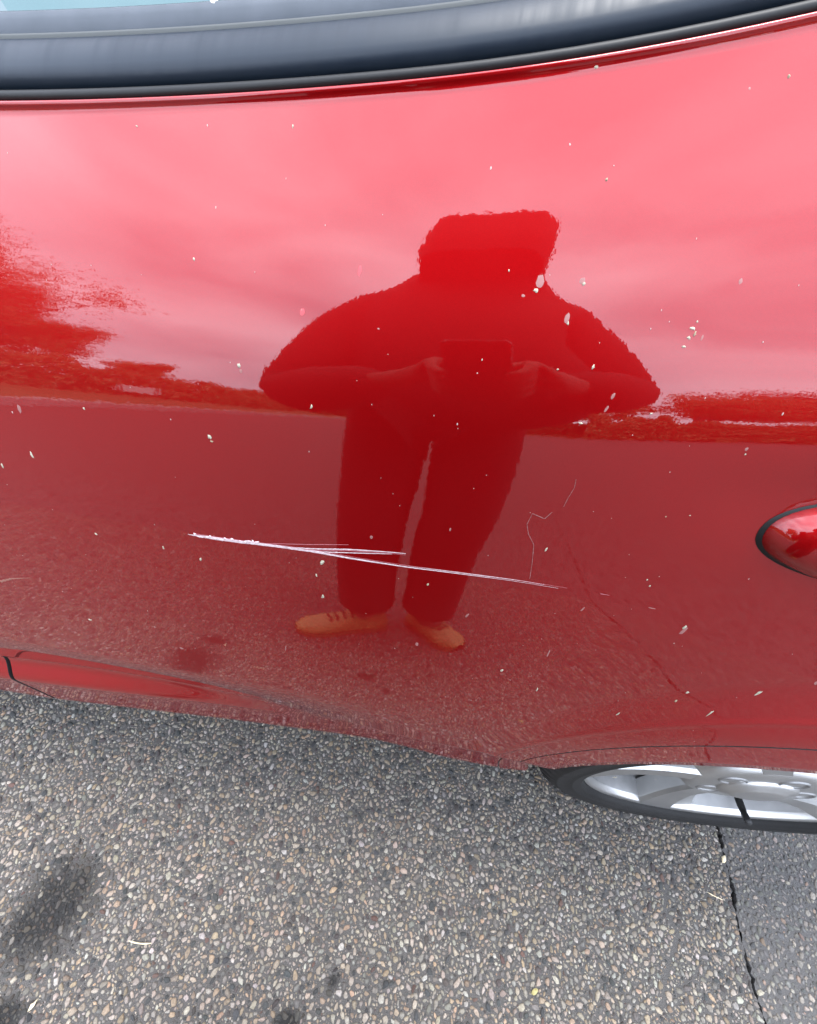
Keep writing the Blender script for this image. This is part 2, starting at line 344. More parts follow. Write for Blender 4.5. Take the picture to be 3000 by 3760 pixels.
def stones(name, P, seed, pal, palw, hmin, hmax, label):
    rng = np.random.default_rng(seed); n = len(P); K = 6
    ang = np.linspace(0, 2*np.pi, K, endpoint=False)[None]+rng.uniform(-.28, .28, (n, K))+rng.uniform(0, 6.28, (n, 1))
    rr = P[:, 2:3]*rng.uniform(.62, 1.22, (n, K)); el = rng.uniform(1.0, 1.9, (n, 1)); rot = rng.uniform(0, np.pi, (n, 1))
    ex = rr*np.cos(ang)*np.sqrt(el)*1.02; ey = rr*np.sin(ang)/np.sqrt(el)*1.02
    px = ex*np.cos(rot)-ey*np.sin(rot); py = ex*np.sin(rot)+ey*np.cos(rot)
    h = rng.uniform(hmin, hmax, (n, 1))*np.clip(P[:, 2:3]/.0036, .5, 1.3); tx = rng.normal(0, .12, (n, 1)); ty = rng.normal(0, .12, (n, 1))
    sx, sy = rng.uniform(-.12, .12, (n, 1))*P[:, 2:3], rng.uniform(-.12, .12, (n, 1))*P[:, 2:3]
    V = np.zeros((n, 3, K, 3)); X, Y = P[:, 0:1], P[:, 1:2]
    for k, (sc, zf) in enumerate(((1.0, None), (.93, .62), (.66, 1.0))):
        V[:, k, :, 0] = X+px*sc+(sx if k == 2 else 0); V[:, k, :, 1] = Y+py*sc+(sy if k == 2 else 0)
        V[:, k, :, 2] = -.002 if zf is None else h*zf+(px*tx+py*ty)*sc*zf+rng.normal(0, .00018, (n, K))
    V = V.reshape(-1, 3)
    q = []
    for k in range(2):
        for j in range(K): q.append((k*K+j, k*K+(j+1) % K, (k+1)*K+(j+1) % K, (k+1)*K+j))
    q = np.array(q).ravel(); top = np.arange(2*K, 3*K)
    one = np.concatenate([q, top]); starts = np.concatenate([np.arange(2*K)*4, [8*K]]); tot = np.concatenate([np.full(2*K, 4), [K]])
    off = (np.arange(n)*3*K)[:, None]; loops = (one[None]+off).ravel(); ls = (starts[None]+(np.arange(n)*len(one))[:, None]).ravel()
    me = bpy.data.meshes.new(name); me.vertices.add(len(V)); me.vertices.foreach_set('co', V.ravel())
    me.loops.add(len(loops)); me.loops.foreach_set('vertex_index', loops.astype(np.int32))
    me.polygons.add(len(ls)); me.polygons.foreach_set('loop_start', ls.astype(np.int32)); me.polygons.foreach_set('loop_total', np.tile(tot, n).astype(np.int32))
    me.update(calc_edges=True); me.validate()
    c = np.array([1.04, .99, .89])*.36*pal[rng.choice(len(pal), n, p=palw/palw.sum())]*rng.uniform(.62, 1.25, (n, 1))*rng.uniform(.95, 1.05, (n, 3))
    ol = oil_at(P[:, 0], P[:, 1])+rng.uniform(-.45, .45, n); k = np.clip((ol-.80)/.45, 0, 1)[:, None]; c = c*(.17+.83*k)
    cc = np.concatenate([c, np.ones((n, 1))], 1); cc = np.repeat(cc, 2*K+1, 0)
    at = me.attributes.new('stone_colour', 'FLOAT_COLOR', 'FACE'); at.data.foreach_set('color', cc.ravel().astype(np.float32))
    me.materials.append(STONE); o = bpy.data.objects.new(name, me); COL.objects.link(o)
    return tag(o, label, 'gravel', kind='stuff')
keepL = lambda x, y, r: x < seam_x(y)-.0035-r*.5 and seg_dist(x, y, CRACK2) > .0025+r*.6
near = pack(-.95, .69, -.46, .16, [(.0042, .0056, 5000), (.0027, .0042, 50000), (.0016, .0026, 120000), (.0009, .0015, 110000)], 11, keepL)
farp = pack(-1.75, .78, -1.15, .20, [(.0046, .0060, 12000), (.0033, .0046, 110000)], 12, lambda x, y, r: x < seam_x(y)-.004-r*.5 and not (-.95-r < x < .69 and -.46-r < y < .16+r))
stones('stone_chippings', np.concatenate([near, farp]), 3, PAL, PALW,   .0008, .0017, 'pale and dark stone chippings set in the grey asphalt beside the car')
keepR = lambda x, y, r: x > seam_x(y)+.0035+r*.5
rp = pack(.64, 1.25, -1.15, .2, [(.0040, .0056, 2600), (.0026, .0040, 30000), (.0015, .0024, 40000)], 13, keepR)
stones('patch_chippings', rp, 4, PAL2, PALW2,   .0008, .0017, 'dull grey chippings worn flush in the darker asphalt strip by the rear wheel')
# litter lying on the asphalt
STRAW = varied('dry_straw', (0.50, 0.40, 0.24), (0.66, 0.56, 0.38), 300, 0.8)
LEAFY = varied('yellow_leaf_scrap', (0.24, 0.20, 0.07), (0.32, 0.28, 0.12), 300, 0.7)
def straw(loc, L_, rz, r, bend, label):
    m_ = MB(); P = []
    for i in range(7):
        t = i/6-.5; P.append((t*L_*math.cos(rz)-bend*(t*t)*math.sin(rz), t*L_*math.sin(rz)+bend*(t*t)*math.cos(rz), .0005*math.sin(i*2.1)))
    m_.tube(P, [r*.6, r, r*1.1, r, r*1.05, r, r*.6], 6); o = m_.build('dry_straw', STRAW); o.location = loc
    return tag(o, label, 'straw', 'dry bits lying on the asphalt')
straw((-.331, -.301, .0042), .036, .06, .0009, .006, 'pale bent straw lying on the chippings right of the oil stain')
straw((.634, -.108, .0042), .026, -.25, .0008, .003, 'short pale straw lying near the crack below the rear wheel')
def scrap(loc, s, rz, seed, m, label):
    rng = random.Random(seed); n = 8; v = [(0, 0, .0012)]
    for i in range(n):
        a = 2*math.pi*i/n; rr_ = s*rng.uniform(.7, 1.15)*(1.0 if i % 4 else 1.5)
        v.append((rr_*math.cos(a), rr_*.62*math.sin(a), rng.uniform(0, .0018)))
    v += [(x, y, z-.0005) for (x, y, z) in v]
    f = [(0, 1+i, 1+(i+1) % n) for i in range(n)]+[(n+1, n+2+(i+1) % n, n+2+i) for i in range(n)]+[(1+i, n+2+i, n+2+(i+1) % n, 1+(i+1) % n) for i in range(n)]
    o = obj('leaf_scrap', v, f, m); o.location = loc; o.rotation_euler = (0, 0, rz); return tag(o, label, 'leaf', 'dry bits lying on the asphalt')
scrap((.296, -.267, .0042), .0055, .5, 1, LEAFY, 'small yellow leaf scrap on the chippings at the bottom of the picture')
scrap((-.445, -.380, .0032), .0045, 1.2, 2, STRAW, 'pale leaf scrap below the dark oil stain')
scrap((.672, -.050, .0020), .0065, .9, 3, STRAW, 'tan dry leaf scrap caught in the crack under the rear wheel')
# ------------------------------------------------------------------ the car
car = empty('parked_car', (0, 0.8, 0)); tag(car, 'glossy red car parked on the asphalt with a long pale scratch across its rear door', 'car')
def panel(name, xs0, xs1, z0, nu, nv, top=True, parent=car, left_flange=True, right_flange=True):
    """a pressed door skin: outer face on S, hemmed edges turned inwards. xs0 / xs1 are functions of z"""
    zt0 = 1.0
    vs = np.linspace(0, 1, nv); us = np.linspace(0, 1, nu)
    zn = z0+(zt0-z0)*vs
    a, b = xs0(zn), xs1(zn)
    X = a[None]+(b-a)[None]*us[:, None]
    for _ in range(6):
        Z = z0+(belt(X)-.0070-z0)*vs[None]; a, b = xs0(Z), xs1(Z); X = a+(b-a)*us[:, None]
    Z = z0+(belt(X)-.0070-z0)*vs[None]
    Y = S(X, Z)
    rows = [np.stack([X, Y, Z], -1)]
    bot = np.stack([X[:, :1], Y[:, :1], Z[:, :1]], -1)
    pre = [bot+np.array([0, .022, .006]), bot+np.array([0, .003, -.0025]), bot+np.array([0, .0006, -.0016])]
    t_ = np.stack([X[:, -1:], Y[:, -1:], Z[:, -1:]], -1)
    post = [t_+np.array([0, .0002, .0008]), t_+np.array([0, -.0001, .0024]), t_+np.array([0, -.0004, .0038]), t_+np.array([0, .0006, .0044]), t_+np.array([0, .006, .0044]), t_+np.array([0, .008, -.01])]
    G = np.concatenate(pre+rows+post, 1)
    if left_flange: G = np.concatenate([G[:1]+np.array([.001, .024, 0]), G[:1]+np.array([-.0002, .0006, 0]), G[:1]+np.array([-.0002, .0006, 0]), G[:1], G], 0)
    if right_flange: G = np.concatenate([G, G[-1:], G[-1:]+np.array([.0002, .0006, 0]), G[-1:]+np.array([.0002, .0006, 0]), G[-1:]+np.array([-.001, .024, 0])], 0)
    n0, n1 = G.shape[:2]; SK = ((1, 3) if left_flange else ())+((n0-5, n0-3) if right_flange else ())
    o = obj(name, G.reshape(-1, 3), grid_faces(n0, n1, skip=SK), PAINT, parent); o.data.materials.append(DARK)      # hems coloured dark to stand for the shade inside the shut gaps
    col = np.array([i for i in range(n0-1) if i not in SK])[:, None]+0*np.arange(n1-1)[None]; mi = ((col < 3) & left_flange) | ((col > n0-5) & right_flange)
    o.data.polygons.foreach_set('material_index', mi.ravel().astype(np.int32)); return o
def arch_x(z, r): return WX-np.sqrt(np.maximum(r*r-(z-WZ_)**2, 1e-9))
def rear_edge(z):
    xa = arch_x(np.minimum(z, WZ_+.335), .3650)
    xt = np.interp(z, [.0, .641, .68, .72, .80, 1.1], [.175, .3950, .430, .452, .472, .50])
    return np.where(z < WZ_+.335, xa, xt)
XGAP = -.562
rear = panel('rear_door', lambda z: 0*z+XGAP, rear_edge, .195, 300, 330)
panel('front_door', lambda z: 0*z-1.55, lambda z: 0*z+XGAP-.0065, .195, 70, 200)
# rear wing: arch lip ring then the panel behind the door
def wing():
    n = 150; A = np.linspace(rad(198.5), rad(-16), n); G = []
    for r, o, dz in ((.314, .030, 0), (.317, .004, 0), (.3200, .0005, 0), (.330, 0, 0), (.342, 0, 0), (.353, 0, 0), (.3605, 0, 0), (.3630, 0, 0), (.3630, 0, 0), (.3630, .02, 0)):
        x = WX+r*np.cos(A); z = WZ_+r*np.sin(A); G.append(np.stack([x, S(x, np.maximum(z, .19))+o, z], -1))
    G = np.array(G); o = obj('wheel_arch_lip', G.reshape(-1, 3), grid_faces(*G.shape[:2], flip=True, skip=(G.shape[0]-3,)), PAINT, wing_o); o.data.materials.append(DARK)
    k = np.array([i for i in range(G.shape[0]-1) if i != G.shape[0]-3])[:, None]+0*np.arange(G.shape[1]-1)[None]; o.data.polygons.foreach_set('material_index', (k > G.shape[0]-3).ravel().astype(np.int32)); return o  # lip's outer wall gets the dark colour too, as painted gap shade
wing_o = obj('rear_wing', *(lambda X, Z: (np.stack([X, S(X, Z), Z], -1).reshape(-1, 3), grid_faces(*X.shape)))(
    *(lambda u, v: (lambda x0, zn: (x0+(1.25-x0)*u[:, None], None))(np.maximum(rear_edge(v*0+(.641+(1.0-.641)*v))+.004, .0)[None], None))(np.linspace(0, 1, 70), np.linspace(0, 1, 90))[:1],
    np.broadcast_to((.641+(1.0-.641)*np.linspace(0, 1, 90))[None], (70, 90)).copy()), PAINT, car)
wing()
# upper part of the wing over the arch
def wing_over():
    A = np.linspace(rad(118), rad(-16), 90); G = []
    for k in range(30):
        t = k/29; r0 = .3645; x0 = WX+r0*np.cos(A); z0 = WZ_+r0*np.sin(A)
        x1 = np.interp(A, [rad(-16), rad(40), rad(90), rad(118)], [1.25, 1.25, .80, .40]); z1 = np.interp(A, [rad(-16), rad(20), rad(40), rad(118)], [.2, .58, .68, .68])
        x = x0+(x1-x0)*t; z = z0+(z1-z0)*t; G.append(np.stack([x, S(x, np.maximum(z, .2))+.003, z], -1))
    G = np.array(G); return obj('wing_skin', G.reshape(-1, 3), grid_faces(*G.shape[:2], flip=True), PAINT, wing_o)
wing_over()
# inner structure: pillar behind the gap, floor, far side, roof
jz = np.linspace(.22, .90, 40); G = np.stack([np.stack([0*jz+x_, S(0*jz+XGAP, jz)+d_, jz], -1) for x_, d_ in ((XGAP-.05, .040), (XGAP-.05, .026), (XGAP+.05, .026), (XGAP+.05, .040))], 0)
obj('door_jamb', G.reshape(-1, 3), grid_faces(*G.shape[:2]), DARK, car)
m_ = MB(); m_.box(-1.55, .17, .06, 1.62, .19, .24); m_.box(.17, .92, .24, 1.40, .19, .24); m_.box(.17, .92, .24, .26, .19, .72); m_.box(.17, .92, .05, .26, .69, .71)
m_.box(.90, .93, .05, .3, .19, .70); m_.box(.14, .165, .06, .26, .19, .60)
m_.build('underbody', DARK, car, False)
def cabin():
    c = MB()
    xs = np.linspace(-1.55, 1.25, 40)
    a = np.stack([xs, S(xs, belt(xs))+.060, belt(xs)+.012], -1); b = a+np.array([0, .09, .004]); d = b+np.array([0, .02, -.5]); e = a+np.array([0, -.01, -.02])
    G = np.stack([e, a, b, d], 1); return obj('inner_door_card', G.reshape(-1, 3), grid_faces(*G.shape[:2], flip=True), GREY, car)
cabin()
def far_side():
    m = MB(); m.box(-1.55, 1.25, 1.66, 1.72, .22, .96); return m.build('far_body_side', PAINT, car, False)
far_side()
m_ = MB(); m_.add([(-1.55, 1.66, .96), (1.25, 1.66, .96), (1.25, 1.45, 1.38), (-1.55, 1.45, 1.38)], [(0, 1, 2, 3)]); m_.build('far_window', make_glass('far_window_glass', (0.62, 0.86, 0.86)), car, False)
m_ = MB(); m_.box(-1.4, 1.1, .40, 1.46, 1.39, 1.43); m_.build('roof', PAINT, car, False)
m_ = MB(); m_.box(-1.39, 1.09, .41, 1.45, 1.375, 1.388); m_.build('headlining', HEADL, car, False)
# window line: bead, moulding, lip and glass follow the belt
def sweep(name, prof, m, parent=car, x0=-1.5, x1=1.2, n=140):
    xs = np.linspace(x0, x1, n); e = np.stack([xs, S(xs, belt(xs)), belt(xs)], -1)
    G = np.stack([e+np.array([0, a, b]) for a, b in prof], 1)
    return obj(name, G.reshape(-1, 3), grid_faces(*G.shape[:2]), m, parent)
TB = -.0062
win = sweep('window_glass', [(.0235+.63*t*.42, .0275+TB+t*.42) for t in np.linspace(-.03, 1, 12)], GLASS)
sweep('window_moulding', [(.014, -.010), (.0105, .002), (.0072, .0052), (.0048, .0082), (.0038, .0110), (.0044, .0136), (.0066, .0166), (.0098, .0197), (.0132, .0225), (.0166, .0247), (.0198, .0263), (.0226, .0272), (.0234, .017)], TRIM, win).location.z = TB
sweep('moulding_lip', [(.0196, .0255), (.0202, .0276), (.0218, .0283), (.0232, .0280), (.0238, .022)], LIP, win).location.z = TB
sweep('glass_seal', [(.0230, .0262), (.0236, .0290), (.0262, .0335), (.0284, .0362), (.0296, .0366), (.0300, .034)], SEAL, win).location.z = TB
sweep('bead_seal', [(.0020+.0030*math.cos(w), .0050+.0026*math.sin(w)) for w in np.linspace(-.5*math.pi, -2.4*math.pi, 12)], RUBBER, win).location.z = TB
for (x0, x1, dx) in ((-.66, -.58, -.02), (.62, .75, .10)):
    xs_ = np.linspace(x0, x1, 5); G = []
    for t in np.linspace(0, 1, 9): G.append(np.stack([xs_+dx*t, S(xs_, belt(xs_))+.019+.63*t*.40, belt(xs_)+.024+t*.40], -1))
    G = np.array(G); obj('window_pillar', G.reshape(-1, 3), grid_faces(*G.shape[:2], flip=True), BLACK, car)
# door handle
hx, hz = .3215, .8045
def hout(s, n=64):
    w = np.linspace(0, 2*np.pi, n, endpoint=False); c_, s_ = np.cos(w), np.sin(w)
    x = hx+.1125*s*np.sign(c_)*np.abs(c_)**.80; z = hz+.0325*s*np.sign(s_)*np.abs(s_)**.90+.10*(x-hx)
    return x, z
def dome(name, scale, height, power, m, parent, base=0.0, rings=14, drop=0.0):
    G = []; x, z = hout(scale*1.0); G.append(pt(x, z, -.004))
    for k in range(rings):
        t = k/(rings-1)*.999; s = scale*(1-t) ; xx, zz_ = hout(max(s, .002)); h = base+height*(1-(1-t)**2)**power
        G.append(pt(xx, zz_, h)+np.array([0, 0, -drop*t]))
    G = np.array(G); G = np.concatenate([G, G[:, :1]], 1)
    return obj(name, G.reshape(-1, 3), grid_faces(*G.shape[:2]), m, parent)
han = dome('door_handle', .980, .030, .55, PAINT, rear, .0012)
dome('handle_gasket', 1.010, .0016, .30, RUBBER, han, .0004)
# scratches: slim ribbons lying on the paint
SCRATCH = {
 'main': [(-.1835,.7005),(-.1674,.7012),(-.147,.7021),(-.1132,.7046),(-.08,.7061),(-.0473,.706),(-.0042,.7075),(.0378,.7104),(.0789,.713),(.1096,.7137)],
 'br1': [(-.1043,.7053),(-.08,.7087),(-.0519,.7146),(-.0265,.7182),(-.0078,.7206)],
 'br2': [(-.0998,.7057),(-.0734,.7072),(-.0475,.712),(-.0181,.7177)],
 'br3': [(-.1175,.7059),(-.0864,.7117),(-.052,.7191)],
 'par': [(-.0044,.7088),(.0376,.7116),(.0786,.7143),(.099,.7148)],
 'left': [(-.4015,.5917),(-.3858,.5997),(-.3626,.6068)],
 'lowright': [(.1404,.7158),(.1474,.7159)],
 'thread': [(.0912,.8031),(.0922,.7975),(.0908,.7892),(.0903,.7828)],
 'thread2': [(.0846,.7774),(.0814,.7712),(.0725,.7736),(.0714,.7645),(.0745,.7571),(.0807,.749),(.0839,.7346),(.0869,.7178)]}
def ribbon(name, P, width, m, jag=0.0, seed=0, n=90, off=(0, 0), lift=.00016, parent=rear):
    rng = np.random.default_rng(seed); P = np.array(P)+np.array(off); L_ = np.concatenate([[0], np.cumsum(np.hypot(*np.diff(P, axis=0).T))]); t = np.linspace(0, L_[-1], n)
    x = np.interp(t, L_, P[:, 0]); z = np.interp(t, L_, P[:, 1])
    if len(P) > 4 and name == 'scratch':
        kk = np.ones(9)/9; z = np.convolve(np.pad(z, 4, mode='edge'), kk, 'valid')
    dx = np.gradient(x); dz = np.gradient(z); l = np.hypot(dx, dz); nx, nz = -dz/l, dx/l
    w = np.array([width(u) for u in t/L_[-1]])*(1+jag*rng.uniform(-1, 1, n))
    c = jag*rng.uniform(-.3, .3, n)*w; x = x+nx*c; z = z+nz*c
    G = np.stack([pt(x+nx*w/2, z+nz*w/2, .00003), pt(x, z, lift), pt(x-nx*w/2, z-nz*w/2, .00003)], 1)
    return obj(name, G.reshape(-1, 3), grid_faces(*G.shape[:2], flip=True), m, parent)
main_w = lambda u: .0030*(1-u)**.55*min(1, .25+u*9)+.0002
ribbon('scratch', SCRATCH['main'], lambda u: .0033*min(1, u*12+.1)*max(0, 1-u*1.04)**1.25+.00008, SCR, .10, 1, 160)
ribbon('scratch', SCRATCH['main'], lambda u: .0005*(1-u)**2+.00004, SCR2, .10, 2, 160, (0.006, .0018))
ribbon('scratch', SCRATCH['par'], lambda u: .0007*math.sin(math.pi*min(.97, u*.9+.08)), SCR, .1, 4, 60)
for k, (nm, o_, w) in enumerate((('br1', 0, .0010), ('br2', 0, .0008), ('br3', 0, .0004), ('br1', -.0012, .0005))):
    ribbon('scratch', SCRATCH[nm], lambda u, w=w: w*(.25+math.sin(math.pi*min(.98, u*.85+.1))*.9), SCR if k < 2 else SCR2, .12, 10+k, 60, (0, o_))
ribbon('scratch', SCRATCH['left'], lambda u: .0024*(1-u)+.0003, mat('rusty_scrape', (0.22, 0.085, 0.06), 0.7), .4, 21, 30)
ribbon('scratch', SCRATCH['lowright'], lambda u: .0005*(1-u)+.0001, SCR2, .2, 22, 20)
ribbon('thread', SCRATCH['thread'], lambda u: .00028, THREAD, .5, 23, 40)
ribbon('thread', SCRATCH['thread2'], lambda u: .00038, THREAD, .5, 24, 70)
# chips of white filler at the scratch's rough end
def blob(name, x, z, rx, rz_, m, seed, parent=rear, h=.0006, tilt=0.0):
    rng = np.random.default_rng(seed); n = 11; w = np.linspace(0, 2*np.pi, n, endpoint=False); q = rng.uniform(.55, 1.3, n) if h > .0003 else rng.uniform(.85, 1.15, n); G = []
    for s, hh in ((1.0, .00003), (.72, h*.8), (.30, h)):
        dx = rx*s*q*np.cos(w); dz = rz_*s*q*np.sin(w)
        G.append(pt(x+dx*math.cos(tilt)-dz*math.sin(tilt), z+dx*math.sin(tilt)+dz*math.cos(tilt), hh))
    V = np.concatenate(G); F = [tuple(range(2*n, 3*n))]
    for k in range(2):
        for j in range(n): F.append((k*n+j, k*n+(j+1) % n, (k+1)*n+(j+1) % n, (k+1)*n+j))
    return obj(name, V, F, m, parent)
rg = random.Random(8)
for k in range(13):
    t = k/12; x = -.176+t*.052+rg.uniform(-.002, .002); z = .7008+.0038*t+rg.uniform(-.0016, .0016)
    blob('paint_chip', x, z, rg.uniform(.0010, .0026), rg.uniform(.0007, .0014), DIRT[0] if False else SCR, 100+k, h=.0004)
SPOTS = [(.046,.975,1.6,1.4,0),(.127,.979,.9,.8,1),(.062,.939,1.0,.9,1),(-.099,.942,.7,1.3,0),(-.177,.945,.8,.7,0),(-.185,.934,.8,.5,0),(.041,.898,3.0,3.9,2),(.04,.894,2.0,1.2,0),(.034,.891,1.3,1.0,2),(.062,.901,2.0,2.3,2),(.063,.9,1.3,1.2,0),(.059,.885,1.8,3.7,2),(.06,.883,.8,1.3,0),(.121,.89,1.8,1.3,0),(.121,.886,1.4,1.1,0),(.123,.888,1.0,1.6,1),(.127,.887,.7,2.1,2),(.12,.882,1.3,.8,0),(.122,.893,.7,.8,0),(.135,.911,1.3,1.7,2),(.079,.866,1.0,1.6,0),(.094,.854,1.3,2.7,2),(.093,.847,1.1,2.8,2),(-.056,.89,1.5,3.7,3),(-.087,.868,2.2,2.8,3),(-.126,.836,1.6,1.8,0),(-.125,.833,1.4,1.7,2),(-.08,.819,1.1,2.6,0),(-.151,.788,2.2,2.4,0),(-.15,.785,1.6,1.2,1),(-.294,.75,1.4,3.6,0),(-.289,.785,1.9,4.6,2),(-.324,.736,1.2,4.0,0),(-.239,.793,1.2,1.7,0),(-.152,.884,.8,1.3,0),(-.267,.683,1.6,2.0,0),(-.178,.675,1.6,2.7,0),(-.209,.681,1.3,2.7,0),(-.073,.696,2.1,3.9,0),(-.078,.681,1.4,2.3,0),(-.073,.657,1.8,4.0,0),(.013,.693,1.8,2.4,1),(-.035,.73,1.7,2.3,2),(.021,.749,1.0,2.1,2),(.09,.747,1.3,2.9,0),(.209,.701,1.5,5.2,0),(.21,.697,1.9,6.7,2),(.127,.636,1.0,8.6,2),(.136,.575,1.0,6.0,0),(.289,.653,1.3,5.8,0),(.273,.615,1.0,8.7,0),(.248,.628,1.7,3.2,0),(.246,.613,1.3,2.9,1),(.313,.682,1.7,3.7,2),(.18,.712,4.1,.7,2),(.134,.697,1.0,3.8,2),(.096,.597,2.0,2.9,0),(-.326,.55,2.9,2.0,0),(.173,.84,1.1,1.6,2),(.174,.837,.7,.9,0),(.169,.732,.9,1.4,0),(.165,.737,.7,1.1,0),(.215,.568,1.0,4.6,0),(.019,.86,.6,1.0,0),(.061,.862,1.1,.6,0),(.024,.9,.8,.8,0),(.084,.984,.9,1.2,2),(.117,.849,1.2,.8,0),(.082,.837,1.8,.8,0),(-.042,.866,1.1,.6,2),(.166,.793,.8,.7,0),(.153,.789,.6,.9,1),(.05,.666,1.3,4.1,2),(.014,.614,2.0,3.8,2),(-.114,.565,.8,7.7,2),(-.234,.524,3.0,3.7,2),(.28,.413,2.2,5.9,0),(.113,.974,.7,.8,2)]
for k, (x, z, a, b, t) in enumerate(SPOTS):
    blob('dirt_spot', x, z, a/1000*.66, b/1000*.66, DIRT[t], 200+k, h=.0004 if t < 2 else .0001, tilt=rg.uniform(-.35, .15) if b > 2.5 else 0)
def dust():
    rng = np.random.default_rng(77); V = []; F = []
    for _ in range(170):
        x = rng.uniform(-.5, .32); z = .42+.54*rng.random()**.8; s = rng.choice([.00022, .0003, .00045], p=[.5, .35, .15]); q = rng.uniform(.7, 1.3, 5); w = np.linspace(0, 6.283, 5, endpoint=False)+rng.uniform(0, 6)
        st = rng.uniform(1, 2.2); V_ = pt(x+s*q*np.cos(w), z+s*st*q*np.sin(w), .00006); k = len(V); V += list(V_)+[pt(np.array([x]), np.array([z]), .0003)[0]]
        F += [(k+j, k+(j+1) % 5, k+5) for j in range(5)]
    return tag(obj('dust_specks', V, F, mat('pale_dust', (0.40, 0.28, 0.25), 0.8), rear), kind='stuff')
dust()
# droppings on the glass
def gblob(x, t, r, seed):
    rng = np.random.default_rng(seed); n = 10; w = np.linspace(0, 6.283, n, endpoint=False); q = rng.uniform(.7, 1.2, n); G = []
    for s, h in ((1, .0001), (.6, .0006)):
        xx = x+r*s*q*np.cos(w); tt = t+r*s*q*1.2*np.sin(w)/.42*.85; e = np.stack([xx, S(xx, belt(xx))+.0235+.63*tt*.42-h, belt(xx)+.0213+tt*.42+h*.6], -1); G.append(e)
    V = np.concatenate(G); F = [tuple(range(n, 2*n))]+[(j, (j+1) % n, n+(j+1) % n, n+j) for j in range(n)]
    return obj('dirt_spot', V, F, mat('chalky_dropping', (0.5, 0.5, 0.46), 0.8), win)
gblob(-.148, .022, .0024, 1)
# ------------------------------------------------------------------ rear wheel
wheel = empty('wheel', (0, 0, 0), car); wheel.location = Vector((WX, -.012, WZ_))-car.location; wheel.rotation_euler = (rad(2.0), 0, rad(1.0))
def lathe(name, prof, m, parent, n=180, mod=None, loc=(0, 0, 0)):
    G = []
    for i in range(n):
        w = 2*math.pi*i/n; row = []
        for k, (r, y) in enumerate(prof):
            rr_, yy_ = (mod(k, i, r, y) if mod else (r, y)); row.append((rr_*math.cos(w), yy_, rr_*math.sin(w)))
        G.append(row)
    G.append(G[0]); G = np.array(G)
    return obj(name, G.reshape(-1, 3), grid_faces(*G.shape[:2], flip=True), m, parent)
tp = [(.226, .030), (.2315, .012), (.2335, .003), (.237, -.0045), (.2395, -.0045), (.2405, -.0055), (.249, -.0065), (.2505, -.008), (.2525, -.007), (.262, -.0075), (.272, -.0065), (.2735, -.0072), (.2755, -.0055), (.284, -.002), (.291, .003), (.2965, .0075), (.3005, .016), (.3035, .024), (.3055, .040), (.306, .060), (.302, .062), (.302, .068), (.306, .070), (.306, .105), (.302, .107), (.302, .114), (.306, .116), (.305, .175), (.298, .195), (.27, .21), (.226, .19)]
def tmod(k, i, r, y):
    if 14 <= k <= 18 and i % 4 == 0: return (r-.0042, y+.004)
    if k == 10 and (i//3) % 9 in (2, 3, 5): return (r, y-.0007)
    return (r, y)
tyre = lathe('tyre', tp, TYRE, wheel, 288, tmod)
rim = lathe('rim', [(.205, .16), (.214, .06), (.2225, .020), (.226, .0085), (.2305, .0045), (.2325, .006), (.2335, .012), (.2315, .03)], ALLOY, wheel, 120)
lathe('rim_barrel', [(.222, .016), (.214, .055), (.208, .10), (.20, .16)], ALLOY2, rim, 96)
lathe('rim_dish', [(.2145, .058), (.17, .050), (.10, .044), (.055, .040), (.0, .036)], ALLOY2, rim, 96)
def spoke(a0):
    """a broad blade that twists from the hub to the rim, bright on its machined face"""
    L_ = 14; G = []
    for k in range(L_):
        t = k/(L_-1); r = .036+t*.190; w = .040-.012*math.sin(t*math.pi)+.020*t*t; sw = a0+.16*t
        yf = .006+.012*math.sin(t*math.pi)*.6+.004*(1-t)-.002*t
        row = []
        for (u, d) in ((-1.06, .034), (-.98, .007), (-.90, .0008), (.05, 0), (.10, .0075), (.80, .0110), (.90, .016), (1.0, .036)):
            row.append((r*math.cos(sw)-u*w*math.sin(sw), yf+d, r*math.sin(sw)+u*w*math.cos(sw)))
        G.append(row)
    G = np.array(G); return obj('spoke', G.reshape(-1, 3), grid_faces(*G.shape[:2]), ALLOY, rim, False)
A0 = rad(188)
for k in range(5): spoke(A0+k*2*math.pi/5)
lathe('hub_plate', [(.100, .048), (.096, .026), (.088, .015), (.080, .0118), (.046, .0110), (.0, .0112)], ALLOY, rim, 80)
lathe('hub_cap', [(.052, .030), (.050, .012), (.046, .0062), (.036, .0046), (.0345, .0028), (.028, .0012), (.012, .0004), (.0, .0002)], ALLOY, rim, 60)
for k in range(5):
    a = A0-rad(36)+k*2*math.pi/5; cx, cz = .058*math.cos(a), .058*math.sin(a)
    p = lathe('nut_pocket', [(.0185, .0125), (.0170, .0098), (.0155, .0092), (.0140, .0125), (.0132, .030)], ALLOY2, rim, 32); p.location = (cx, 0, cz)
    q = lathe('wheel_nut', [(.0098, .034), (.0098, .022), (.0088, .0165), (.0070, .0145), (.0, .0140)], CHROME, rim, 6 if False else 30, lambda k_, i, r, y: (r*(1-.13*abs(math.sin(math.pi*i/5))**2 if k_ < 3 else 1) if r else 0, y)); q.location = (cx, 0, cz)
m_ = MB(); va = rad(300)
def vp(r, y): return (r*math.cos(va), y, r*math.sin(va))
m_.tube([vp(.192, .03), vp(.188, .018), vp(.183, .010), vp(.179, .004), vp(.1785, .003), vp(.170, -.004), vp(.163, -.010)], [.006, .006, .0055, .0045, .0055, .0055, .005], 12)
m_.build('valve', BLACK, rim)
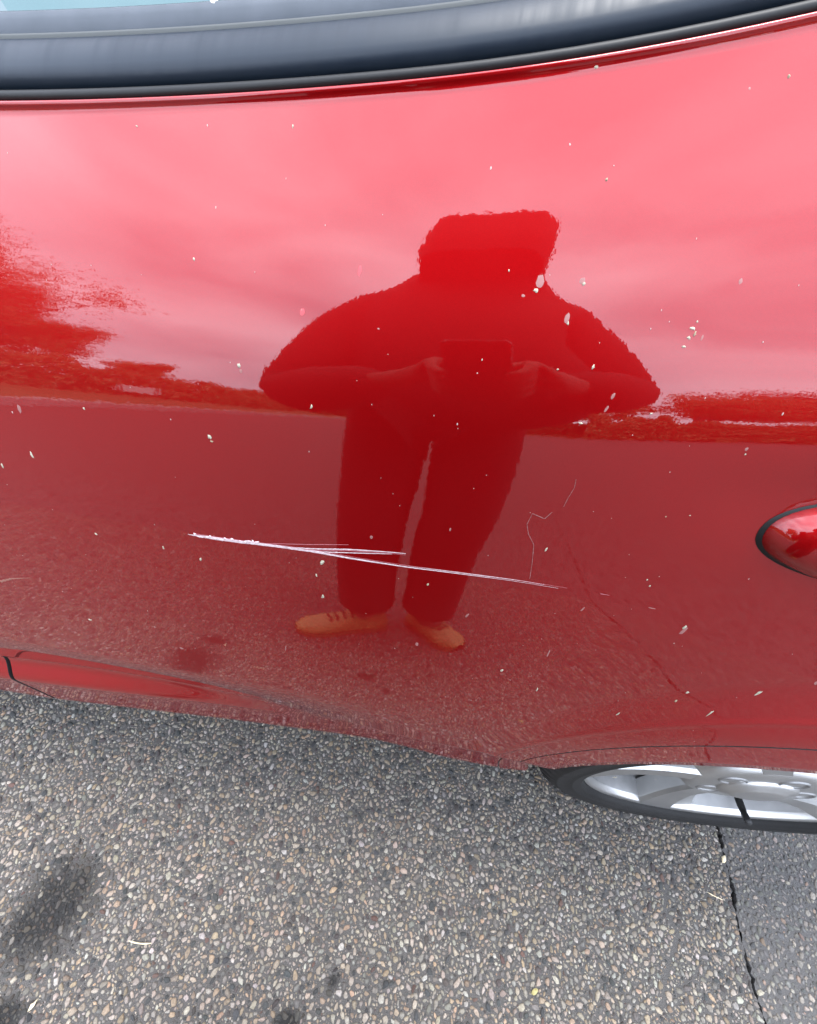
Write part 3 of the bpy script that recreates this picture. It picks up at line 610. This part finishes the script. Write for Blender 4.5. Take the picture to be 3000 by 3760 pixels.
# ------------------------------------------------------------------ what stands behind the photographer
CONC = varied('kerb_concrete', (0.30, 0.29, 0.27), (0.42, 0.40, 0.37), 6, 0.9)
GRASS = varied('rough_verge_grass', (0.050, 0.075, 0.018), (0.14, 0.12, 0.045), 1.3, 0.95, 0.05, 6)
m_ = MB()
m_.box(-5.55, -5.35, -60, 60, -.03, .13)
tag(m_.build('kerb', CONC, None, False), 'pale concrete kerb along the edge of the asphalt lot', 'kerb', kind='structure')
m_ = MB(); m_.add([(-300, -300, .10), (-5.550, -300, .10), (-5.550, 300, .10), (-300, 300, .10)], [(0, 1, 2, 3)])
tag(m_.build('grass_verge', GRASS, None, False), 'rough green and brown grass beyond the kerb', 'grass', kind='structure')
m_ = MB(); m_.add([(-5.55, -300, .09), (300, -300, .09), (300, -24, .02), (-5.55, -24, .02)], [(0, 1, 2, 3)])
tag(m_.build('far_field', GRASS, None, False), 'low grass field at the far end of the asphalt lot', 'grass', kind='structure')
m_ = MB(); m_.add([(-5.55, 24, .02), (300, 24, .02), (300, 300, .02), (-5.55, 300, .02)], [(0, 1, 2, 3)])
tag(m_.build('back_field', GRASS, None, False), 'grass field behind the car', 'grass', kind='structure')
BARK = varied('grey_bark', (0.07, 0.055, 0.042), (0.14, 0.11, 0.085), 9, 0.95)
def leafmat(n, a, b):
    m = varied(n, a, b, 1.7, 0.7); BS(m).inputs['Subsurface Weight'].default_value = 0.0; return m
LEAF = [leafmat('olive_leaves', (0.16, 0.15, 0.055), (0.30, 0.24, 0.09)), leafmat('russet_leaves', (0.26, 0.16, 0.065), (0.40, 0.27, 0.11)), leafmat('dark_leaves', (0.05, 0.065, 0.022), (0.11, 0.11, 0.04))]
def tree(loc, H, spread, seed, lm, nleaf, leaf, label, cat='tree', twig=True, low=.25, name='broadleaf_tree'):
    rng = random.Random(seed); root = empty(name, loc); tag(root, label, cat, 'trees around the asphalt lot')
    tb = MB(); tips = []
    def grow(p, d, L_, r, lev):
        P = [p]; n = 4; q = p
        for i in range(n):
            d = (d+Vector((rng.uniform(-.22, .22), rng.uniform(-.22, .22), rng.uniform(-.05, .16)))).normalized(); q = q+d*(L_/n); P.append(q)
        tb.tube(P, [r*(1-.55*i/n) for i in range(n+1)], 6 if lev < 2 else 4, False)
        if lev >= 3: tips.extend(P[1:]); return
        for k in range(rng.choice([3, 4]) if lev else rng.choice([6, 7])):
            i = rng.randint(1 if lev else 2, n); a = rng.uniform(0, 6.283); sp = rng.uniform(.5, 1.05)
            side = Vector((math.cos(a)*spread, math.sin(a)*spread, rng.uniform(.05, .6)))
            grow(P[i], (d*.5+side*sp).normalized(), L_*rng.uniform(.5, .72), r*.42, lev+1)
    grow(Vector((0, 0, -.05)), Vector((0, 0, 1)), H*.48, H*.022, 0)
    zmax = max(t.z for t in tips); k_ = H/zmax
    tb.v = [(x*k_, y*k_, z*k_) for x, y, z in tb.v]; tips = [t*k_ for t in tips]
    t_ = obj('trunk', tb.v, tb.f, BARK, root); t_.location = (0, 0, 0)
    V = []; F = []
    for _ in range(nleaf):
        c = rng.choice(tips)+Vector((rng.gauss(0, H*.045), rng.gauss(0, H*.045), rng.gauss(0, H*.05)))
        if c.z < H*low: continue
        a = Vector((rng.gauss(0, 1), rng.gauss(0, 1), rng.gauss(0, 1))).normalized(); b = a.cross(Vector((rng.gauss(0, 1), rng.gauss(0, 1), rng.gauss(0, 1)))).normalized(); s = leaf*rng.uniform(.6, 1.3)
        k = len(V); V += [c-a*s, c-b*s*.5, c+a*s, c+b*s*.5]; F.append((k, k+1, k+2, k+3))
    cr = obj('crown', V, F, lm, root, False); cr.location = (0, 0, 0); return root
tree((-10.6, -6.4, .1), 7.6, .62, 1, LEAF[0], 26000, .05, 'tall loose olive tree mirrored at the left edge of the door', low=.06)
tree((-11.8, -9.6, .1), 6.8, .66, 2, LEAF[1], 18000, .05, 'russet half bare tree mirrored right of the tall olive tree', low=.08)
tree((-13.2, -13.6, .1), 5.0, .7, 3, LEAF[0], 14000, .055, 'short spreading olive tree mirrored behind the russet tree', low=.08)
tree((-9.8, -4.6, .1), 6.2, .7, 21, LEAF[1], 20000, .05, 'russet tree mirrored low at the left edge of the door', low=.02)
tree((-10.4, -8.2, .1), 4.2, .85, 22, LEAF[0], 16000, .05, 'bushy olive tree mirrored between the two taller left trees', low=.02)
tree((-14.0, -17.5, .1), 3.2, .8, 4, LEAF[1], 5000, .09, 'small russet tree mirrored left of the person', low=.05)
tree((7.5, -28, .1), 6.5, .7, 7, LEAF[0], 9000, .13, 'olive tree mirrored just right of the person', low=.05)
tree((11.0, -26, .1), 7.5, .7, 8, LEAF[1], 9000, .13, 'russet tree mirrored between the person and the door handle', low=.05)
tree((14.5, -25, .1), 9.5, .62, 9, LEAF[2], 12000, .13, 'dark dense tree mirrored above the door handle', low=.04)
tree((18.5, -24, .1), 9.0, .62, 10, LEAF[0], 10000, .13, 'olive tree mirrored at the right edge of the door', low=.04)
tree((-9.5, 9.6, .1), 3.4, .8, 12, LEAF[2], 4000, .09, 'dark shrub seen through the rear side window', 'bush', low=.1, name='bush')
def hedge(P0, P1, h, d, seed, lm, n, leaf, label):
    rng = random.Random(seed); P0, P1 = Vector(P0), Vector(P1); root = empty('hedge', tuple((P0+P1)/2)); tag(root, label, 'hedge', 'hedges around the asphalt lot'); V = []; F = []
    L_ = (P1-P0).length; e = (P1-P0)/L_; s_ = Vector((-e.y, e.x, 0)); c0 = (P0+P1)/2
    for _ in range(n):
        t = rng.uniform(-.5, .5)*L_; hh = h*(.82+.12*math.sin(t*1.9+seed)+.10*math.sin(t*4.3)+.05*math.sin(t*11)); z = hh*rng.random()**.85
        c = e*t+s_*(rng.gauss(0, d*.3))+Vector((0, 0, z)); a = Vector((rng.gauss(0, 1), rng.gauss(0, 1), rng.gauss(0, 1))).normalized(); b = a.cross(Vector((rng.gauss(0, 1), rng.gauss(0, 1), rng.gauss(0, 1)))).normalized(); q = leaf*rng.uniform(.6, 1.4)
        k = len(V); V += [c-a*q, c-b*q*.6, c+a*q, c+b*q*.6]; F.append((k, k+1, k+2, k+3))
    o = obj('foliage', V, F, lm, root, False); o.location = (0, 0, 0)
    m = MB(); N_ = 40
    for i in range(N_):
        c = e*((i+.5)/N_-.5)*L_+s_*rng.uniform(-.15, .15); m.tube([tuple(c), tuple(c+Vector((rng.uniform(-.1, .1), rng.uniform(-.1, .1), h*.5))), tuple(c+Vector((rng.uniform(-.2, .2), rng.uniform(-.2, .2), h*.8)))], [.03, .02, .008], 5, False)
    st = m.build('stems', BARK, root); st.location = (0, 0, 0); st['kind'] = 'stuff'; return root
hedge((-9.2, 2, .1), (-9.2, -25, .1), 1.7, .9, 1, LEAF[1], 42000, .065, 'low brown hedge along the verge mirrored left of the person')
hedge((-10, -28, .05), (11, -27, .05), 2.6, 1.4, 2, LEAF[2], 18000, .14, 'dark hedge at the end of the lot mirrored behind the person')
hedge((6, -25, .05), (26, -22, .05), 3.6, 1.4, 3, LEAF[1], 34000, .14, 'brown hedge at the end of the lot mirrored right of the person')
# white board by the kerb
bd = empty('white_board', (-8.2, -10.2, .1)); tag(bd, 'small white notice board on two posts, mirrored low at the left of the door', 'sign')
WHITE = mat('white_paint', (0.75, 0.75, 0.73), 0.5)
m_ = MB(); m_.box(-.5, .5, -.02, .02, .22, .56); o = m_.build('board', WHITE, bd, False); o.location = (0, 0, 0)
for s in (-.4, .4):
    m_ = MB(); m_.box(s-.03, s+.03, .021, .07, 0, .56); o = m_.build('post', BARK, bd, False); o.location = (0, 0, 0)
bd.rotation_euler = (0, 0, rad(-40))
# ------------------------------------------------------------------ the photographer
PX, PY = -.05, -.60
per = empty('person', (PX, PY, 0)); tag(per, 'person in dark clothes and tan shoes holding a phone, mirrored in the red door', 'person')
def skin(name, chains, m, sub=2):
    """chains: lists of (point, radius x, radius y); chains may start on an existing vertex by repeating its point"""
    V = []; R = []; E = []; idx = {}
    for ch in chains:
        prev = None
        for (p, rx, ry) in ch:
            k = tuple(round(c, 4) for c in p)
            if k not in idx: idx[k] = len(V); V.append(p); R.append((rx, ry))
            if prev is not None and prev != idx[k]: E.append((prev, idx[k]))
            prev = idx[k]
    me = bpy.data.meshes.new(name); me.from_pydata(V, E, []); o = bpy.data.objects.new(name, me); COL.objects.link(o)
    md = o.modifiers.new('skin', 'SKIN'); md.use_smooth_shade = True
    sv = me.skin_vertices[0].data
    for i, (a, b) in enumerate(R): sv[i].radius = (a, b); sv[i].use_root = (i == 0)
    md2 = o.modifiers.new('smooth', 'SUBSURF'); md2.levels = sub; md2.render_levels = sub
    me.materials.append(m); o.parent = per; o.location = (-PX, -PY, 0); return o
SKIN = mat('skin', (0.16, 0.09, 0.065), 0.7)
JACK = varied('dark_fleece', (0.012, 0.011, 0.013), (0.022, 0.02, 0.022), 60, 0.95, 0.003, 260)
TROU = varied('dark_trousers', (0.010, 0.011, 0.014), (0.018, 0.019, 0.023), 50, 0.95)
SHOE = varied('tan_leather', (0.42, 0.20, 0.065), (0.55, 0.28, 0.10), 40, 0.55)
LACE = mat('brown_lace', (0.06, 0.035, 0.02), 0.8); SOLE = mat('tan_sole', (0.30, 0.16, 0.07), 0.8)
hipL, hipR = (-.135, -.625, .86), (.035, -.625, .86)
knL, knR = (-.128, -.575, .48), (.048, -.585, .48)
anL, anR = (-.125, -.625, .085), (.040, -.660, .085)
pel = (-.05, -.63, .93); wai = (-.05, -.615, 1.05); che = (-.055, -.575, 1.24); nb = (-.055, -.53, 1.375); hd0 = (-.055, -.49, 1.42); hd1 = (-.055, -.455, 1.475); hd2 = (-.055, -.45, 1.53)
shL, shR = (-.225, -.55, 1.305), (.125, -.55, 1.262)
elL, elR = (-.312, -.50, .855), (.232, -.51, .975)
ph_c = CAM-Vector(fwd)*.0075+Vector(c_d)*.060           # phone body centre, lens at its upper end
wrL = ph_c-Vector(c_r)*.085+Vector(c_d)*.035-Vector(fwd)*.035; wrR = ph_c+Vector(c_r)*.085+Vector(c_d)*.035-Vector(fwd)*.035
def hand(w, side):
    """palm behind the phone's edge, four fingers closing round its side, thumb on the screen"""
    w = Vector(w); pc = ph_c+Vector(c_r)*(side*.052)+Vector(c_d)*.012-Vector(fwd)*.028; out = [[(tuple(w), .026, .02), (tuple(pc), .028, .016)]]
    for i, (o_, l) in enumerate(((-.030, .95), (-.010, 1.05), (.010, 1.0), (.028, .8))):
        b = pc+Vector(c_d)*o_+Vector(c_r)*(side*.006); k1 = ph_c+Vector(c_r)*(side*.054)+Vector(c_d)*(o_+.020)-Vector(fwd)*.006*1.2
        k2 = ph_c+Vector(c_r)*(side*(.054-.012*l))+Vector(c_d)*(o_+.024)+Vector(fwd)*.0085; k3 = ph_c+Vector(c_r)*(side*(.054-.026*l))+Vector(c_d)*(o_+.026)+Vector(fwd)*.0095
        out.append([(tuple(pc), .028, .016), (tuple(b), .0095, .0095), (tuple(k1), .009, .009), (tuple(k2), .0085, .0085), (tuple(k3), .0075, .0075)])
    t1 = pc-Vector(fwd)*.012-Vector(c_d)*.018-Vector(c_r)*(side*.012); t2 = ph_c+Vector(c_r)*(side*.024)-Vector(c_d)*.006-Vector(fwd)*.018
    out.append([(tuple(pc), .028, .016), (tuple(t1), .0115, .011), (tuple(t2), .009, .008)])
    return out
body = [[(pel, .12, .09), (wai, .12, .085), (che, .13, .09), (nb, .06, .06), (hd0, .062, .07), (hd1, .074, .09), (hd2, .062, .075)],
        [(pel, .12, .09), (hipL, .07, .07), (knL, .058, .058), (anL, .04, .04), ((-.165, -.585, .05), .036, .03)],
        [(pel, .12, .09), (hipR, .07, .07), (knR, .058, .058), (anR, .04, .04), ((.085, -.625, .05), .036, .03)],
        [(che, .13, .09), (shL, .045, .045), (elL, .030, .030), (tuple(wrL), .026, .02)],
        [(che, .13, .09), (shR, .045, .045), (elR, .030, .030), (tuple(wrR), .026, .02)]]+hand(wrL, -1)+hand(wrR, 1)
skin('body', body, SKIN)
def lerp(a, b, t): return tuple(a[i]+(b[i]-a[i])*t for i in range(3))
jl, jr = lerp(elL, tuple(wrL), .82), lerp(elR, tuple(wrR), .82)
skin('jacket', [[((.005, -.60, .81), .205, .135), ((-.005, -.575, .90), .265, .15), ((-.04, -.55, 1.02), .270, .15), (che, .215, .15), ((-.055, -.54, 1.35), .155, .105), ((-.055, -.50, 1.44), .120, .105), ((-.055, -.485, 1.48), .10, .09)],
                [(che, .205, .14), (shL, .098, .098), (lerp(shL, elL, .5), .080, .080), (elL, .072, .072), (lerp(elL, jl, .4), .088, .088), (jl, .050, .050)],
                [(che, .205, .14), (shR, .098, .098), (lerp(shR, elR, .5), .080, .080), (elR, .072, .072), (lerp(elR, jr, .4), .088, .088), (jr, .050, .050)]], JACK)
skin('trousers', [[(pel, .155, .12), (hipL, .105, .10), ((-.130, -.595, .66), .088, .092), (knL, .080, .085), ((-.128, -.605, .26), .076, .082), ((-.126, -.625, .10), .074, .085)],
                  [(pel, .155, .12), (hipR, .105, .10), ((.056, -.590, .66), .092, .095), ((.060, -.585, .53), .088, .09), (knR, .078, .085), ((.046, -.625, .26), .070, .08), ((.044, -.645, .10), .068, .085)]], TROU)
# hat and hair
def hat():
    n = 40; G = []
    prof = [(1.16, -.095), (1.24, -.06), (1.24, -.02), (1.23, .02), (1.21, .036), (1.15, .044), (.95, .047), (.5, .048), (.01, .048)]
    rng = np.random.default_rng(4)
    for i in range(n+1):
        w = 2*math.pi*(i % n)/n; row = []
        for (s, h) in prof:
            b = 1+.02*math.sin(3*w+1)+.015*math.sin(7*w); cw, sw_ = math.cos(w), math.sin(w)
            cw, sw_ = math.copysign(abs(cw)**.5, cw), math.copysign(abs(sw_)**.5, sw_)
            row.append((-.055+.085*s*b*cw, -.452+.098*s*b*sw_, 1.478+h+.20*.088*s*cw))
        G.append(row)
    G = np.array(G); o = obj('hat', G.reshape(-1, 3), grid_faces(*G.shape[:2]), JACK, per); o.location = (-PX, -PY, 0)
    brim = []
    for i in range(21):
        w = rad(20)+rad(140)*i/20; brim.append([(-.055+s*.088*math.cos(w), -.452+(s*.105)*math.sin(w), 1.522+h) for s, h in ((1.0, .01), (1.35, -.006), (1.36, -.010), (1.0, .002))])
    return o
hat()
def ball(name, c, r, m, parent, n=10, sc=(1, 1, 1)):
    V = []; F = []
    for i in range(n+1):
        for j in range(2*n):
            a = math.pi*i/n; b = math.pi*j/n; V.append((c[0]+r*sc[0]*math.sin(a)*math.cos(b), c[1]+r*sc[1]*math.sin(a)*math.sin(b), c[2]+r*sc[2]*math.cos(a)))
    for i in range(n):
        for j in range(2*n): F.append((i*2*n+j, i*2*n+(j+1) % (2*n), (i+1)*2*n+(j+1) % (2*n), (i+1)*2*n+j))
    o = obj(name, V, F, m, parent); o.location = (-PX, -PY, 0); return o
for s in (-1, 1):
    ball('eye', (-.055+s*.031, -.372, 1.472), .012, mat('eye_white', (0.7, 0.7, 0.68), 0.3), per)
    ball('ear', (-.055+s*.078, -.462, 1.457), .026, SKIN, per, sc=(.4, .7, 1.1))
ball('nose', (-.055, -.362, 1.447), .016, SKIN, per, sc=(.8, 1.1, 1.5)); ball('mouth', (-.055, -.376, 1.41), .02, mat('lips', (0.35, 0.12, 0.10), 0.5), per, sc=(1.1, .4, .35))
def shoe(heel, toe, m):
    h, t = Vector((*heel, 0)), Vector((*toe, 0)); d = (t-h); L_ = d.length; d.normalize(); sd_ = Vector((-d.y, d.x, 0)); G = []
    st = [(-.02, .020, .055), (.03, .036, .095), (.16, .041, .115), (.30, .041, .112), (.42, .041, .092), (.55, .045, .076), (.70, .050, .066), (.84, .048, .058), (.94, .036, .048), (1.0, .014, .034)]
    for (u, w, hh) in st:
        row = []; c = h+d*(u*L_)
        for k in range(13):
            a = math.pi*k/12; row.append(tuple(c+sd_*(w*math.cos(a)*(1.0 if 0 < k < 12 else .96))+Vector((0, 0, .018+(hh-.018)*math.sin(a)**.75))))
        G.append(row)
    G = np.array(G); o = obj('shoe', G.reshape(-1, 3), grid_faces(*G.shape[:2], flip=True), SHOE, per); o.location = (-PX, -PY, 0)
    S_ = []
    for (u, w, hh) in st:
        c = h+d*(u*L_); w2 = w+.004; S_.append([tuple(c+sd_*(w2*q)+Vector((0, 0, z))) for q, z in ((1, .020), (1.02, .010), (.98, .0), (0, .0), (-.98, .0), (-1.02, .010), (-1, .020))])
    S_ = np.array(S_); so_ = obj('sole', S_.reshape(-1, 3), grid_faces(*S_.shape[:2], flip=True), SOLE, o)
    for u in (.40, .48, .56, .63):
        c = h+d*(u*L_); hh = float(np.interp(u, [s[0] for s in st], [s[2] for s in st])); m_ = MB()
        P = [tuple(c+sd_*(.034*math.cos(a))+Vector((0, 0, .012+hh*math.sin(a)**.75-.006)))for a in np.linspace(.55, math.pi-.55, 9)]
        m_.tube(P, .0035, 6); m_.build('lace', LACE, o)
    return o
shoe((-.075, -.645), (-.300, -.520), SHOE); shoe((.010, -.705), (.150, -.565), SHOE)
# the phone in the photographer's hands
ph = empty('smartphone', tuple(ph_c)); tag(ph, 'dark smartphone held in both hands of the mirrored person', 'phone')
def slab(name, hx_, hy_, hz_, m, off=0.0, rr=.010):
    n = 6; ring = []
    for (sx, sy, a0) in ((1, 1, 0), (-1, 1, 90), (-1, -1, 180), (1, -1, 270)):
        for k in range(n+1):
            a = rad(a0+90*k/n); ring.append((sx*(hx_-rr)+rr*math.cos(a), sy*(hy_-rr)+rr*math.sin(a)))
    V = []; F = []
    for (s, z) in ((.97, -hz_), (1, -hz_*.6), (1, hz_*.6), (.97, hz_)):
        V += [tuple(Vector(c_r)*(x*s)+Vector(c_d)*(y*s)+Vector(fwd)*(z+off)) for x, y in ring]
    N_ = len(ring)
    for k in range(3):
        for j in range(N_): F.append((k*N_+j, k*N_+(j+1) % N_, (k+1)*N_+(j+1) % N_, (k+1)*N_+j))
    F.append(tuple(range(N_-1, -1, -1))); F.append(tuple(range(3*N_, 4*N_)))
    o = obj(name, V, F, m, None, False); o.parent = ph; return o
slab('case', .0375, .078, .0042, mat('dark_phone_shell', (0.015, 0.016, 0.018), 0.3))
slab('screen', .0355, .075, .0004, mat('phone_screen', (0.01, 0.01, 0.012), 0.08), -.0045)
